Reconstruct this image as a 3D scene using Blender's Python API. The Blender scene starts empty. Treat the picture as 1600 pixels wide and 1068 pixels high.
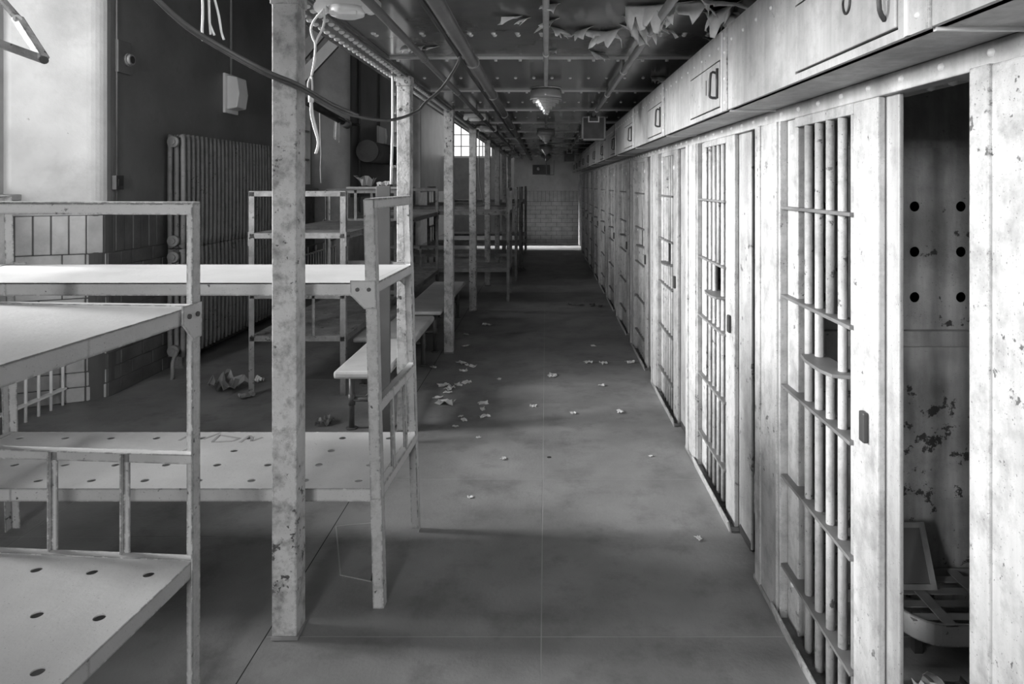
import bpy, math, random
from mathutils import Vector, Matrix, Euler

# ------------------------------------------------------------------ camera, world, light
scene = bpy.context.scene
C = scene.collection
CAMH = 1.75
FPX = 1067.0
VX, VY = 853.0, 287.0

cam_d = bpy.data.cameras.new('camera')
cam = bpy.data.objects.new('camera', cam_d)
C.objects.link(cam)
cam.location = (0, 0, CAMH)
cam.rotation_euler = (math.radians(90), 0, 0)
cam_d.sensor_width = 36.0
cam_d.lens = FPX / 1600 * 36.0
cam_d.shift_x = (800 - VX) / 1600
cam_d.shift_y = -(534 - VY) / 1600
cam_d.clip_start = 0.02
cam_d.clip_end = 200
scene.camera = cam

world = bpy.data.worlds.new('world')
scene.world = world
world.use_nodes = True
bg = world.node_tree.nodes['Background']
bg.inputs[0].default_value = (1, 1, 1, 1)
bg.inputs[1].default_value = 1.0

def area_light(name, loc, direction, sx, sy, watts, spread):
    d = bpy.data.lights.new(name, 'AREA')
    d.shape = 'RECTANGLE'
    d.size, d.size_y = sx, sy
    d.energy = watts
    d.spread = math.radians(spread)
    o = bpy.data.objects.new(name, d)
    C.objects.link(o)
    o.location = loc
    o.rotation_euler = Vector(direction).to_track_quat('-Z', 'Y').to_euler()
    return o

# daylight standing outside the hall windows, plus one added fill lamp
area_light('daylight_outside_window_1', (-8.2, 3.75, 3.75), (1, 0, -0.25), 1.6, 2.6, 760, 54)
area_light('reveal_fill_at_window_1', (-4.7, 3.1, 3.2), (0.45, 0.9, -0.12), 1.6, 2.6, 62, 90)  # added fill lamp, aimed to brighten the far reveal of the window
area_light('daylight_outside_window_2', (-8.2, 10.3, 3.75), (1, -.1, -0.25), 1.5, 2.6, 90, 50)
area_light('daylight_outside_window_3', (-8.2, 19.3, 6.0), (1, 0.02, -0.73), 1.0, 1.5, 340, 14)
area_light('daylight_outside_window_4', (-8.2, -5.4, 3.5), (1, 0.86, -0.22), 2.0, 2.8, 560, 60)
area_light('daylight_outside_window_6', (-0.8, -6.0, 2.9), (0, 1, -0.1), 1.5, 1.5, 400, 90)

vs = scene.view_settings
vs.view_transform = 'Standard'
vs.look = 'None'
vs.exposure = 0.8
vs.gamma = 1.0
vs.use_curve_mapping = False

random.seed(7)
R = random.random
U = random.uniform

def at(px, py, D):
    return Vector(((px - VX) * D / FPX, D, CAMH - (py - VY) * D / FPX))

def fl(px, py, z=0.0):
    D = (CAMH - z) * FPX / (py - VY)
    return Vector(((px - VX) * D / FPX, D, z))

# ------------------------------------------------------------------ materials
def mat(name, v, rough=.6, var=.12, vscale=3.0, chip=None, chip_amt=.0, chip_scale=30, bump=.0, bscale=40,
        metal=0.0, spec=.4, stain=None, stain_amt=0.0, stain_scale=4.0, s0=.5, s1=.72, streak=0.0, coat=0.0, speck=0.0, edge=0.0):
    m = bpy.data.materials.new(name)
    m.use_nodes = True
    nt = m.node_tree
    N = nt.nodes
    L = nt.links
    b = N['Principled BSDF']
    b.inputs['Roughness'].default_value = rough
    b.inputs['Metallic'].default_value = metal
    b.inputs['Specular IOR Level'].default_value = spec
    b.inputs['Coat Weight'].default_value = coat
    geo = N.new('ShaderNodeNewGeometry')
    pos = geo.outputs['Position']

    def noise(scale, detail=4.0, vec=None, rgh=.6):
        n = N.new('ShaderNodeTexNoise')
        n.inputs['Scale'].default_value = scale
        n.inputs['Detail'].default_value = detail
        n.inputs['Roughness'].default_value = rgh
        L.new(vec or pos, n.inputs['Vector'])
        return n.outputs['Fac']

    def rng(src, a, bb, c, d):
        r = N.new('ShaderNodeMapRange')
        r.inputs[1].default_value = a
        r.inputs[2].default_value = bb
        r.inputs[3].default_value = c
        r.inputs[4].default_value = d
        L.new(src, r.inputs[0])
        return r.outputs[0]

    def mth(op, a, bb):
        r = N.new('ShaderNodeMath')
        r.operation = op
        for i, x in enumerate((a, bb)):
            if isinstance(x, (int, float)):
                r.inputs[i].default_value = x
            else:
                L.new(x, r.inputs[i])
        return r.outputs[0]

    def lerp(a, bb, f):
        # a + (b-a)*f
        d = mth('SUBTRACT', bb, a)
        return mth('ADD', mth('MULTIPLY', d, f), a)

    val = rng(noise(vscale), .3, .7, v * (1 - var), v * (1 + var))
    if streak:
        mp = N.new('ShaderNodeMapping')
        mp.inputs['Scale'].default_value = (1, 1, .12)
        L.new(pos, mp.inputs['Vector'])
        s = rng(noise(22, 3, mp.outputs[0]), .35, .75, 1 + streak * .5, 1 - streak)
        val = mth('MULTIPLY', val, s)
    if stain is not None:
        f = rng(noise(stain_scale, 6, None, .7), s0, s1, 0, stain_amt)
        val = lerp(val, stain, f)
    if speck:
        f = rng(noise(170, 2), .66, .74, 0, speck)
        val = lerp(val, v * .25, f)
    h = None
    if chip is not None:
        th = .74 - chip_amt
        src = noise(chip_scale, 7, None, .68)
        big = rng(noise(chip_scale * .12, 2), .35, .7, -.07, .07)
        src = mth('ADD', src, big)
        if edge:
            bv = N.new('ShaderNodeBevel')
            bv.samples = 3
            bv.inputs['Radius'].default_value = .012
            vm = N.new('ShaderNodeVectorMath')
            vm.operation = 'DOT_PRODUCT'
            L.new(bv.outputs[0], vm.inputs[0])
            L.new(geo.outputs['Normal'], vm.inputs[1])
            src = mth('ADD', src, rng(vm.outputs['Value'], .995, .80, 0, edge))
        f = rng(src, th, th + .025, 0, 1)
        val = lerp(val, chip, f)
        h = mth('MULTIPLY', f, -.6)
    comb = N.new('ShaderNodeCombineColor')
    for i in range(3):
        L.new(val, comb.inputs[i])
    L.new(comb.outputs[0], b.inputs['Base Color'])
    if bump:
        bn = N.new('ShaderNodeBump')
        bn.inputs['Strength'].default_value = bump
        bn.inputs['Distance'].default_value = .01
        hh = noise(bscale, 5)
        if h is not None:
            hh = mth('ADD', hh, h)
        L.new(hh, bn.inputs['Height'])
        L.new(bn.outputs[0], b.inputs['Normal'])
    return m

def glass_mat(name, tint, gloss=.12):
    m = bpy.data.materials.new(name)
    m.use_nodes = True
    nt = m.node_tree
    N = nt.nodes
    for n in list(N):
        N.remove(n)
    o = N.new('ShaderNodeOutputMaterial')
    t = N.new('ShaderNodeBsdfTransparent')
    t.inputs[0].default_value = (tint, tint, tint, 1)
    g = N.new('ShaderNodeBsdfGlossy')
    g.inputs['Roughness'].default_value = .06
    mx = N.new('ShaderNodeMixShader')
    mx.inputs[0].default_value = gloss
    nt.links.new(t.outputs[0], mx.inputs[1])
    nt.links.new(g.outputs[0], mx.inputs[2])
    nt.links.new(mx.outputs[0], o.inputs[0])
    return m

M = {}
M['floor'] = mat('floor_concrete', .255, .5, .25, 1.6, stain=.12, stain_amt=.7, stain_scale=3.4, bump=.2, bscale=60, spec=.35, speck=.5)
M['gap'] = mat('dark_joint', .03, .9)
M['pale_joint'] = mat('pale_joint_filler', .38, .8)
M['plaster'] = mat('plaster', .55, .7, .13, 2.2, stain=.36, stain_amt=.5, stain_scale=3, bump=.35, bscale=16, chip=.12, chip_amt=.02, chip_scale=9)
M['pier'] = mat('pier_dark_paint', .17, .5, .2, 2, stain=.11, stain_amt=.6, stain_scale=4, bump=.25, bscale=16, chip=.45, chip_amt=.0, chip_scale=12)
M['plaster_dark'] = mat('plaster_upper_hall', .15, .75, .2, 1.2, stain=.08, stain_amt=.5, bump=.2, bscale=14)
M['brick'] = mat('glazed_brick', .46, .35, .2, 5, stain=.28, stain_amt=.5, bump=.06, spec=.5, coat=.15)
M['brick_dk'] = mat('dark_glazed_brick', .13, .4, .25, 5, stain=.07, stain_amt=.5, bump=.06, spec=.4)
M['mortar'] = mat('mortar', .10, .9)
M['ceil'] = mat('ceiling_steel_paint', .165, .17, .22, 2.5, stain=.17, stain_amt=.4, stain_scale=7, bump=.06, bscale=6, spec=.6, speck=.3)
M['rivet'] = mat('rivet_glint_paint', .72, .35, .1, spec=.6)  # light caught by the rivets put into the pale colour
M['flake'] = mat('peeling_paint', .85, .7, .15, 12)
M['steel'] = mat('cell_paint', .47, .5, .12, 3, stain=.22, stain_amt=.8, stain_scale=11, s0=.46, s1=.70, chip=.12, chip_amt=.10, chip_scale=24, bump=.25, bscale=70, speck=1.0, streak=.18, edge=.14)
M['cellwall_lit'] = mat('open_cell_wall_lit', .36, .55, .3, 3, stain=.2, stain_amt=.7, stain_scale=5, chip=.06, chip_amt=.15, chip_scale=14, bump=.3, streak=.25, speck=.8)  # lighter copy of the cell inside paint, aisle light put into it
M['jamb'] = mat('shaded_jamb_paint', .36, .5, .15, 3, stain=.2, stain_amt=.7, stain_scale=9, s0=.47, s1=.7, chip=.1, chip_amt=.1, chip_scale=24, bump=.25, speck=.9, streak=.2)  # darker than the stile: shade on the recessed plate is in the colour
M['bpost'] = mat('bunk_post_paint', .53, .5, .1, 4, stain=.28, stain_amt=.7, stain_scale=16, s0=.48, s1=.68, chip=.09, chip_amt=.10, chip_scale=38, bump=.2, speck=.9, edge=.2)
M['xbar'] = mat('crossbar_worn', .17, .5, .2, 6, chip=.1, chip_amt=.1, chip_scale=40)
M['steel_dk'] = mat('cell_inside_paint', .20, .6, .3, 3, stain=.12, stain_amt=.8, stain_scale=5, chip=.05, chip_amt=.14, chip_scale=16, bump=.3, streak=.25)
M['head'] = mat('header_paint', .46, .5, .16, 3, stain=.27, stain_amt=.7, stain_scale=8, s0=.47, s1=.70, chip=.12, chip_amt=.05, chip_scale=30, bump=.15, bscale=60, streak=.22, speck=.5)
M['post'] = mat('column_paint', .58, .55, .2, 4, stain=.20, stain_amt=.85, stain_scale=13, s0=.47, s1=.66, chip=.09, chip_amt=.11, chip_scale=30, bump=.45, bscale=30, speck=.9, edge=.22)
M['bunk'] = mat('bunk_paint', .55, .5, .08, 4, stain=.45, stain_amt=.4, stain_scale=6, chip=.10, chip_amt=.075, chip_scale=34, bump=.15, bscale=60, speck=.7, edge=.24)
M['deck'] = mat('bunk_deck_paint', .56, .5, .08, 3, stain=.46, stain_amt=.55, stain_scale=3.5, chip=.12, chip_amt=.035, chip_scale=24, bump=.12, bscale=50, speck=.6)
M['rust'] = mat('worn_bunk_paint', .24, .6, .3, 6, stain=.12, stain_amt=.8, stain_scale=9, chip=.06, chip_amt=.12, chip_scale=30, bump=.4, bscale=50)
M['iron'] = mat('dark_iron', .07, .5, .3, 8, metal=.3)
M['rad'] = mat('radiator_paint', .24, .45, .15, 5, stain=.14, stain_amt=.7, stain_scale=9, chip=.06, chip_amt=.12, chip_scale=40, bump=.2)
M['pipe'] = mat('pipe_paint', .13, .4, .2, 6, stain=.09, stain_amt=.6, stain_scale=12, bump=.15)
M['pipe_lt'] = mat('light_pipe_paint', .27, .45, .2, 6, stain=.16, stain_amt=.6, stain_scale=12)
M['white'] = mat('white_enamel', .90, .35, .04, 5)
M['cord'] = mat('white_cord', .80, .5, .03, 5)
M['black'] = mat('black_rubber', .035, .45, .1, 5)
M['cable'] = mat('dark_cable', .09, .4, .2, 20)
M['wood'] = mat('worn_wood', .40, .55, .2, 5, stain=.22, stain_amt=.6, stain_scale=9, bump=.2, streak=.0)
M['benchtop'] = mat('bench_top', .60, .45, .08, 4, stain=.4, stain_amt=.5, stain_scale=5)
M['paper'] = mat('paper', .68, .8, .12, 8)
M['board'] = mat('grey_board', .12, .7, .15, 4)
M['chrome'] = mat('lamp_metal', .45, .22, .1, 6, metal=.8)
M['lampglass'] = mat('ribbed_lamp_glass', .32, .12, .06, 6, spec=.9, coat=.6)
M['mark'] = mat('grey_marker', .34, .7, .1, 8)
M['pane'] = glass_mat('window_glass', .93, .06)
M['pane_dimmed'] = glass_mat('dimmed_window_glass', .5, .06)  # dark tint added to cut the sky fill through these windows
M['frame'] = mat('window_frame_paint', .45, .5, .12, 5, chip=.15, chip_amt=.06)

# ------------------------------------------------------------------ mesh helpers
class MB:
    def __init__(s):
        s.v, s.f, s.sm = [], [], []
    def _add(s, vs_, fs, smooth=False):
        o = len(s.v)
        s.v += [Vector(p) for p in vs_]
        for f in fs:
            s.f.append([i + o for i in f])
            s.sm.append(smooth if isinstance(smooth, bool) else False)
        return s
    def box(s, x0, x1, y0, y1, z0, z1):
        v = [(x0, y0, z0), (x1, y0, z0), (x1, y1, z0), (x0, y1, z0), (x0, y0, z1), (x1, y0, z1), (x1, y1, z1), (x0, y1, z1)]
        return s._add(v, [(0, 3, 2, 1), (4, 5, 6, 7), (0, 1, 5, 4), (1, 2, 6, 5), (2, 3, 7, 6), (3, 0, 4, 7)])
    def obox(s, c, h, rot):
        m = Euler(rot).to_matrix()
        c = Vector(c)
        v = [c + m @ Vector((sx * h[0], sy * h[1], sz * h[2])) for sz in (-1, 1) for sx, sy in ((-1, -1), (1, -1), (1, 1), (-1, 1))]
        return s._add(v, [(0, 3, 2, 1), (4, 5, 6, 7), (0, 1, 5, 4), (1, 2, 6, 5), (2, 3, 7, 6), (3, 0, 4, 7)])
    def _frame(s, d, up=None):
        d = d.normalized()
        a = Vector(up) if up else (Vector((0, 0, 1)) if abs(d.z) < .9 else Vector((1, 0, 0)))
        x = a.cross(d)
        if x.length < 1e-6:
            x = Vector((1, 0, 0))
        x.normalize()
        return x, d.cross(x).normalized()
    def bar(s, p0, p1, w, h, up=None):
        p0, p1 = Vector(p0), Vector(p1)
        x, y = s._frame(p1 - p0, up)
        v = []
        for p in (p0, p1):
            for a, b in ((-1, -1), (1, -1), (1, 1), (-1, 1)):
                v.append(p + x * (a * w / 2) + y * (b * h / 2))
        return s._add(v, [(0, 3, 2, 1), (4, 5, 6, 7), (0, 1, 5, 4), (1, 2, 6, 5), (2, 3, 7, 6), (3, 0, 4, 7)])
    def cyl(s, p0, p1, r, n=10, r2=None, caps=True):
        p0, p1 = Vector(p0), Vector(p1)
        r2 = r if r2 is None else r2
        x, y = s._frame(p1 - p0)
        o = len(s.v)
        for p, q in ((p0, r), (p1, r2)):
            for i in range(n):
                a = 2 * math.pi * i / n
                s.v.append(p + x * (math.cos(a) * q) + y * (math.sin(a) * q))
        for i in range(n):
            j = (i + 1) % n
            s.f.append([o + i, o + j, o + n + j, o + n + i]); s.sm.append(True)
        if caps:
            s.f.append([o + i for i in reversed(range(n))]); s.sm.append(False)
            s.f.append([o + n + i for i in range(n)]); s.sm.append(False)
        return s
    def tube(s, pts, r, n=6):
        pts = [Vector(p) for p in pts]
        o = len(s.v)
        x = None
        for k, p in enumerate(pts):
            d = (pts[min(k + 1, len(pts) - 1)] - pts[max(k - 1, 0)])
            if d.length < 1e-9:
                d = Vector((0, 0, 1))
            d.normalize()
            if x is None:
                x, y = s._frame(d)
            else:
                x = (x - d * x.dot(d)).normalized()
                y = d.cross(x)
            for i in range(n):
                a = 2 * math.pi * i / n
                s.v.append(p + x * (math.cos(a) * r) + y * (math.sin(a) * r))
        for k in range(len(pts) - 1):
            for i in range(n):
                j = (i + 1) % n
                s.f.append([o + k * n + i, o + k * n + j, o + (k + 1) * n + j, o + (k + 1) * n + i]); s.sm.append(True)
        s.f.append([o + i for i in reversed(range(n))]); s.sm.append(False)
        e = o + (len(pts) - 1) * n
        s.f.append([e + i for i in range(n)]); s.sm.append(False)
        return s
    def lathe(s, c, prof, n=20, smooth=True):
        c = Vector(c)
        o = len(s.v)
        for r, z in prof:
            for i in range(n):
                a = 2 * math.pi * i / n
                s.v.append(c + Vector((math.cos(a) * r, math.sin(a) * r, z)))
        for k in range(len(prof) - 1):
            for i in range(n):
                j = (i + 1) % n
                s.f.append([o + k * n + i, o + k * n + j, o + (k + 1) * n + j, o + (k + 1) * n + i]); s.sm.append(smooth)
        s.f.append([o + i for i in reversed(range(n))]); s.sm.append(False)
        e = o + (len(prof) - 1) * n
        s.f.append([e + i for i in range(n)]); s.sm.append(False)
        return s
    def prism(s, poly, a0, a1, axis='z'):
        n = len(poly)
        def P(u, w, a):
            return {'z': (u, w, a), 'x': (a, u, w), 'y': (u, a, w)}[axis]
        v = [P(u, w, a0) for u, w in poly] + [P(u, w, a1) for u, w in poly]
        fs = [tuple(reversed(range(n))), tuple(range(n, 2 * n))]
        fs += [(i, (i + 1) % n, n + (i + 1) % n, n + i) for i in range(n)]
        return s._add(v, fs)
    def dome(s, c, nrm, r, h=.5, n=6):
        c, nrm = Vector(c), Vector(nrm).normalized()
        x, y = s._frame(nrm)
        o = len(s.v)
        for q, hh in ((1, 0), (.75, h * .65)):
            for i in range(n):
                a = 2 * math.pi * i / n
                s.v.append(c + (x * math.cos(a) + y * math.sin(a)) * (r * q) + nrm * (r * hh))
        s.v.append(c + nrm * (r * h))
        for i in range(n):
            j = (i + 1) % n
            s.f.append([o + i, o + j, o + n + j, o + n + i]); s.sm.append(True)
            s.f.append([o + n + i, o + n + j, o + 2 * n]); s.sm.append(True)
        return s
    def holed(s, x0, x1, y0, y1, z0, z1, nx, ny, r, skip=()):
        """sheet in the xy plane with a round hole through the middle of every tile"""
        K = 16
        tx, ty = (x1 - x0) / nx, (y1 - y0) / ny
        for i in range(nx):
            for j in range(ny):
                ax, ay = x0 + i * tx, y0 + j * ty
                cx, cy = ax + tx / 2, ay + ty / 2
                o = len(s.v)
                for z in (z1, z0):
                    for k in range(K):
                        a = 2 * math.pi * k / K
                        ca, sa = math.cos(a), math.sin(a)
                        t = 1 / max(abs(ca), abs(sa))
                        s.v.append(Vector((cx + ca * t * tx / 2, cy + sa * t * ty / 2, z)))
                    for k in range(K):
                        a = 2 * math.pi * k / K
                        s.v.append(Vector((cx + math.cos(a) * r, cy + math.sin(a) * r, z)))
                for k in range(K):
                    q = (k + 1) % K
                    s.f.append([o + k, o + q, o + K + q, o + K + k]); s.sm.append(False)
                    s.f.append([o + 2 * K + k, o + 3 * K + k, o + 3 * K + q, o + 2 * K + q]); s.sm.append(False)
                    s.f.append([o + K + k, o + K + q, o + 3 * K + q, o + 3 * K + k]); s.sm.append(False)
        return s
    def map(s, fn):
        s.v = [Vector(fn(p)) for p in s.v]
        return s
    def mesh(s, name, m, off=Vector((0, 0, 0))):
        me = bpy.data.meshes.new(name)
        me.from_pydata([tuple(p - off) for p in s.v], [], s.f)
        me.polygons.foreach_set('use_smooth', s.sm)
        me.materials.append(m)
        me.update()
        return me
    def build(s, name, m, parent=None, bevel=0, world_off=False, solid=0):
        if isinstance(m, str):
            m = M[m]
        if parent is None:
            xs = [p.x for p in s.v]; ys = [p.y for p in s.v]; zs = [p.z for p in s.v]
            off = Vector(((min(xs) + max(xs)) / 2, (min(ys) + max(ys)) / 2, min(zs)))
        else:
            off = root_off(parent) if world_off else Vector((0, 0, 0))
        o = bpy.data.objects.new(name, s.mesh(name, m, off))
        C.objects.link(o)
        if parent is None:
            o.location = off
        else:
            o.parent = parent
        if solid:
            sd = o.modifiers.new('thickness', 'SOLIDIFY'); sd.thickness = solid
        if bevel:
            bv = o.modifiers.new('edge', 'BEVEL')
            bv.width = bevel; bv.segments = 2; bv.limit_method = 'ANGLE'
        return o

def root_off(o):
    t = Vector((0, 0, 0))
    while o is not None:
        t += o.location
        o = o.parent
    return t

def tag(o, label, cat, group=None):
    o['label'] = label
    o['category'] = cat
    if group:
        o['group'] = group
    return o

def thing(name, label, cat, loc=(0, 0, 0), rz=0, group=None):
    o = bpy.data.objects.new(name, None)
    o.empty_display_size = .05
    C.objects.link(o)
    o.location = loc
    o.rotation_euler = (0, 0, rz)
    return tag(o, label, cat, group)

def struct(name, loc=(0, 0, 0), label=None):
    o = bpy.data.objects.new(name, None)
    o.empty_display_size = .05
    C.objects.link(o)
    o.location = loc
    o['kind'] = 'structure'
    if label:
        o['label'] = label
    return o

def share(src, name, parent, loc=(0, 0, 0), rot=(0, 0, 0), sc=None):
    o = bpy.data.objects.new(name, src.data)
    C.objects.link(o)
    o.parent = parent
    o.location = loc
    o.rotation_euler = rot
    if sc:
        o.scale = sc
    for md in src.modifiers:
        n = o.modifiers.new(md.name, md.type)
        if md.type == 'BEVEL':
            n.width = md.width; n.segments = md.segments; n.limit_method = 'ANGLE'
        if md.type == 'SOLIDIFY':
            n.thickness = md.thickness
    return o

def copy_tree(o, parent=None):
    c = o.copy()
    C.objects.link(c)
    c.parent = parent
    for ch in list(o.children):
        copy_tree(ch, c)
    return c

def smoothpath(pts, k=6):
    pts = [Vector(p) for p in pts]
    out = []
    for i in range(len(pts) - 1):
        p0, p1, p2, p3 = pts[max(i - 1, 0)], pts[i], pts[i + 1], pts[min(i + 2, len(pts) - 1)]
        for j in range(k):
            t = j / k
            out.append(.5 * ((2 * p1) + (-p0 + p2) * t + (2 * p0 - 5 * p1 + 4 * p2 - p3) * t * t + (-p0 + 3 * p1 - 3 * p2 + p3) * t ** 3))
    out.append(pts[-1])
    return out

# ================================================================== SETTING
ZC = 2.535           # aisle ceiling
XW = -3.58           # left wall inner face
XR = 3.15            # back of the cells
ZH = 5.6             # hall ceiling
D0, D1, DH = -5.2, 20.0, 24.0   # wall behind camera, aisle end wall, hall end wall
P = 1.49             # cell spacing
def dl(k):           # far edge of cell-front pilaster k
    return 1.482 if k == -1 else 3.003 + P * k
NC = 11

# ---- floor: concrete slabs with joints
floor = struct('floor', (0, 8, -.06), 'grey worn concrete slab floor with pale joints')
MB().box(-4.3, XR, D0, DH, -.10, -.0012).build('joint_bed', 'pale_joint', floor, world_off=True)
xs = [-4.3, -2.6, -1.085, -.018, .995, XR]
yl = [D0, -2.9, -1.5, -.1, 1.26, 2.64, 4.05, 5.45, 6.72, 8.05, 9.5, 11, 12.5, 14, 15.5, 17, 18.5, 20, 22, DH]
yleft = [D0, -2, .5, 3.39, 6.1, 8.9, 11.7, 14.5, 17.3, 20, DH]
for i in range(len(xs) - 1):
    ys = yleft if i < 2 else yl
    for a, b in zip(ys[:-1], ys[1:]):
        g = .0025
        MB().box(xs[i] + g, xs[i + 1] - g, a + g, b - g, -.05, 0).build('floor_slab', 'floor', floor, world_off=True)
# a cut patch in the floor under the second bunk
MB().box(-1.088, -1.082, D0, DH, -.05, -.0004).build('dark_joint', 'gap', floor, world_off=True)
pp = [fl(x, y) for x, y in ((525, 822), (597, 815), (580, 908), (532, 898))]
for pi_, (a, b) in enumerate(zip(pp, pp[1:] + pp[:1])):
    MB().bar(a + Vector((0, 0, .0005)), b + Vector((0, 0, .0005)), .006, .003).build('patch_joint', 'gap' if pi_ == 1 else 'pale_joint', floor, world_off=True)

# ---- aisle ceiling: steel plates, flanges, rivets
ceiling = struct('ceiling', (1, 8, ZC), 'dark riveted steel plate ceiling with peeling paint')
PS = 1.5
c0 = 4.22
ks = range(-6, 11)
for k in ks:
    a, b = c0 + PS * k, c0 + PS * (k + 1)
    if a > DH - 4.1:
        break
    MB().box(-1.16, XR, a + .002, b - .002, ZC, ZC + .03).build('ceiling_plate', 'ceil', ceiling, world_off=True)
MB().box(-1.16, XR, D0, c0 - 9 + .01, ZC, ZC + .03).build('ceiling_plate', 'ceil', ceiling, world_off=True)
riv = MB()
for k in range(-2, 11):
    d = c0 + PS * k
    if d < 19.9:
        MB().box(-1.0, 1.3, d - .005, d + .005, ZC - .016, ZC).build('seam_strip', 'rivet', ceiling, world_off=True)
        x = -.92
        while x < 1.3:
            riv.cyl((x, d + .028, ZC), (x, d + .028, ZC - .024), .011, 6)
            x += .152
    d = c0 + PS * (k + .56)
    if d < 19.9:
        x = -.90
        while x < 1.3:
            riv.dome((x, d, ZC), (0, 0, -1), .014, .8)
            if k == -1:
                riv.dome((x + .004, d + .045, ZC), (0, 0, -1), .014, .8)
            x += .135 if k != -1 else .125
for k in range(-2, 2):
    pass
o = riv.build('rivets', 'rivet', ceiling, world_off=True); o['kind'] = 'stuff'

def flake(px, py, w, ln, ang, curl, seed):
    rnd = random.Random(seed)
    D = (ZC - CAMH) * FPX / (VY - py)
    c = Vector(((px - VX) * D / FPX, D, ZC - .003))
    nu, nv = 9, 7
    mb = MB()
    ang += rnd.uniform(-.9, .9); curl *= rnd.uniform(.3, 1.0); w *= .8
    lens = [ln * .8 * rnd.uniform(.3, 1.15) for _ in range(nu)]
    ca, sa = math.cos(ang), math.sin(ang)
    wob = [rnd.uniform(-.5, .5) for _ in range(nu)]
    for i in range(nu):
        u = (i / (nu - 1) - .5) * w
        th, y, z = .15, 0.0, 0.0
        for j in range(nv):
            p = Vector((u + wob[i] * .25 * w / nu * j / nv * 2, y, -z))
            mb.v.append(c + Vector((p.x * ca - p.y * sa, p.x * sa + p.y * ca, p.z)))
            st = lens[i] / (nv - 1)
            th += (curl + wob[i] * .6) / (nv - 1)
            y += math.cos(th) * st
            z += max(math.sin(th) * st, -.002)
    for i in range(nu - 1):
        for j in range(nv - 1):
            a = i * nv + j
            mb.f.append([a, a + 1, a + nv + 1, a + nv]); mb.sm.append(True)
    mb.build('paint_flake', 'flake', ceiling, world_off=True, solid=.0015)
fk = [(915, 44, .16, .13, 2.8, 1.6), (935, 48, .22, .17, 3.3, 1.8), (955, 47, .2, .2, 2.9, 1.5), (975, 42, .2, .2, 3.4, 1.9),
      (990, 28, .2, .22, 3.0, 1.6), (1008, 30, .2, .2, 3.3, 1.5), (1005, 8, .2, .2, 2.7, 1.7), (1030, 6, .22, .2, 3.2, 1.4),
      (1052, 12, .12, .16, 2.6, 1.9), (1085, 2, .2, .2, 3.1, 1.5), (1100, 10, .16, .18, 3.5, 1.7), (1112, 0, .25, .2, 2.9, 1.3),
      (1125, 18, .2, .22, 3.2, 1.6), (1140, 8, .22, .22, 2.8, 1.5), (1150, 26, .18, .18, 3.4, 1.8), (812, 26, .07, .14, 1.4, .6), (825, 28, .06, .12, 1.7, .8),
      (868, 30, .1, .16, 2.6, 1.7), (864, 42, .12, .14, 3.6, 1.9), (872, 48, .1, .1, 3.0, 1.6), (862, 6, .1, .14, 2.8, 1.4),
      (642, 68, .12, .09, 3.2, 1.6), (655, 72, .1, .08, 2.6, 1.6), (678, 74, .15, .09, 3.1, 1.1), (926, 80, .12, .1, 3.3, 1.6), (936, 83, .1, .1, 2.8, 1.8),
      (1028, 120, .14, .12, 3.0, 1.7), (1040, 122, .12, .1, 3.4, 1.3), (1108, 60, .12, .14, 2.9, 1.8), (1118, 52, .12, .14, 3.4, 1.4), (860, 78, .1, .07, 3, 1.4)]
for i, a in enumerate(fk):
    flake(*a, 100 + i)

# ---- riveted girder along the columns, upper tier front above it
girder = struct('trim_1', (-1.06, 8, ZC - .03), 'riveted steel girder along the column tops')
MB().box(-1.155, -.965, D0, DH - 4, ZC - .022, ZC - .002).build('flange', 'ceil', girder, world_off=True)
MB().box(-.985, -.975, D0, DH - 4, ZC - .034, ZC - .022).build('flange_edge', 'pipe', girder, world_off=True)
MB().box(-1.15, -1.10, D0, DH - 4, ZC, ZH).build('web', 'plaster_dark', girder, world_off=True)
rv = MB()
d = 1.6
while d < 19.5:
    for x in (-1.10, -1.025):
        rv.dome((x, d, ZC - .022), (0, 0, -1), .017, .85)
    d += .083
o = rv.build('rivets', 'rivet', girder, world_off=True); o['kind'] = 'stuff'

# ---- hall ceiling, far walls, wall behind camera
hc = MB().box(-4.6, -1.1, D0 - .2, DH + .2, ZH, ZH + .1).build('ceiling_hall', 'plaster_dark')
hc['kind'] = 'structure'
we = struct('wall_end', (.8, D1, 0), 'plastered end wall of the aisle above a glazed brick dado')
MB().box(-.93, XR, D1, D1 + .2, 1.54, ZC + .05).build('plaster', 'plaster', we, world_off=True)
MB().box(-.93, XR, D1 + .008, D1 + .2, 0, 1.54).build('mortar', 'mortar', we, world_off=True)
bk = MB()
rs = random.Random(3)
x = -.93
while x < 1.0:
    bk.box(x + .004, x + .111, D1 - .004, D1 + .02, 1.235, 1.535); x += .115
for r_ in range(10):
    x = -.93 - (.155 if r_ % 2 else 0)
    while x < 1.0:
        bk.box(max(x, -.93) + .004, x + .306, D1 - .006 * rs.random(), D1 + .02, r_ * .123 + .004, r_ * .123 + .119); x += .31
o = bk.build('brickwork', 'brick', we, world_off=True); o['kind'] = 'stuff'
MB().box(-.9, .95, 19.35, 19.42, 0, .05).build('threshold', 'iron', we, world_off=True)
wb = struct('wall_back', (0, D0, 0), 'plain hall wall behind the camera with a tall window')
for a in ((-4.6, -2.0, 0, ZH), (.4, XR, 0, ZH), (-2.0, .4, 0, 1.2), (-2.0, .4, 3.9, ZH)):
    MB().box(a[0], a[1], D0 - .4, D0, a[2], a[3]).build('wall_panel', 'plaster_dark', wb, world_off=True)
og = MB().box(-40, -4.8, -30, 60, -1.1, -1.0).build('ground_outside', 'plaster_dark')
og['kind'] = 'structure'
wh = struct('wall_hall_end', (-2.5, DH, 0), 'dark far end wall of the hall under a bright window')
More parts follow.
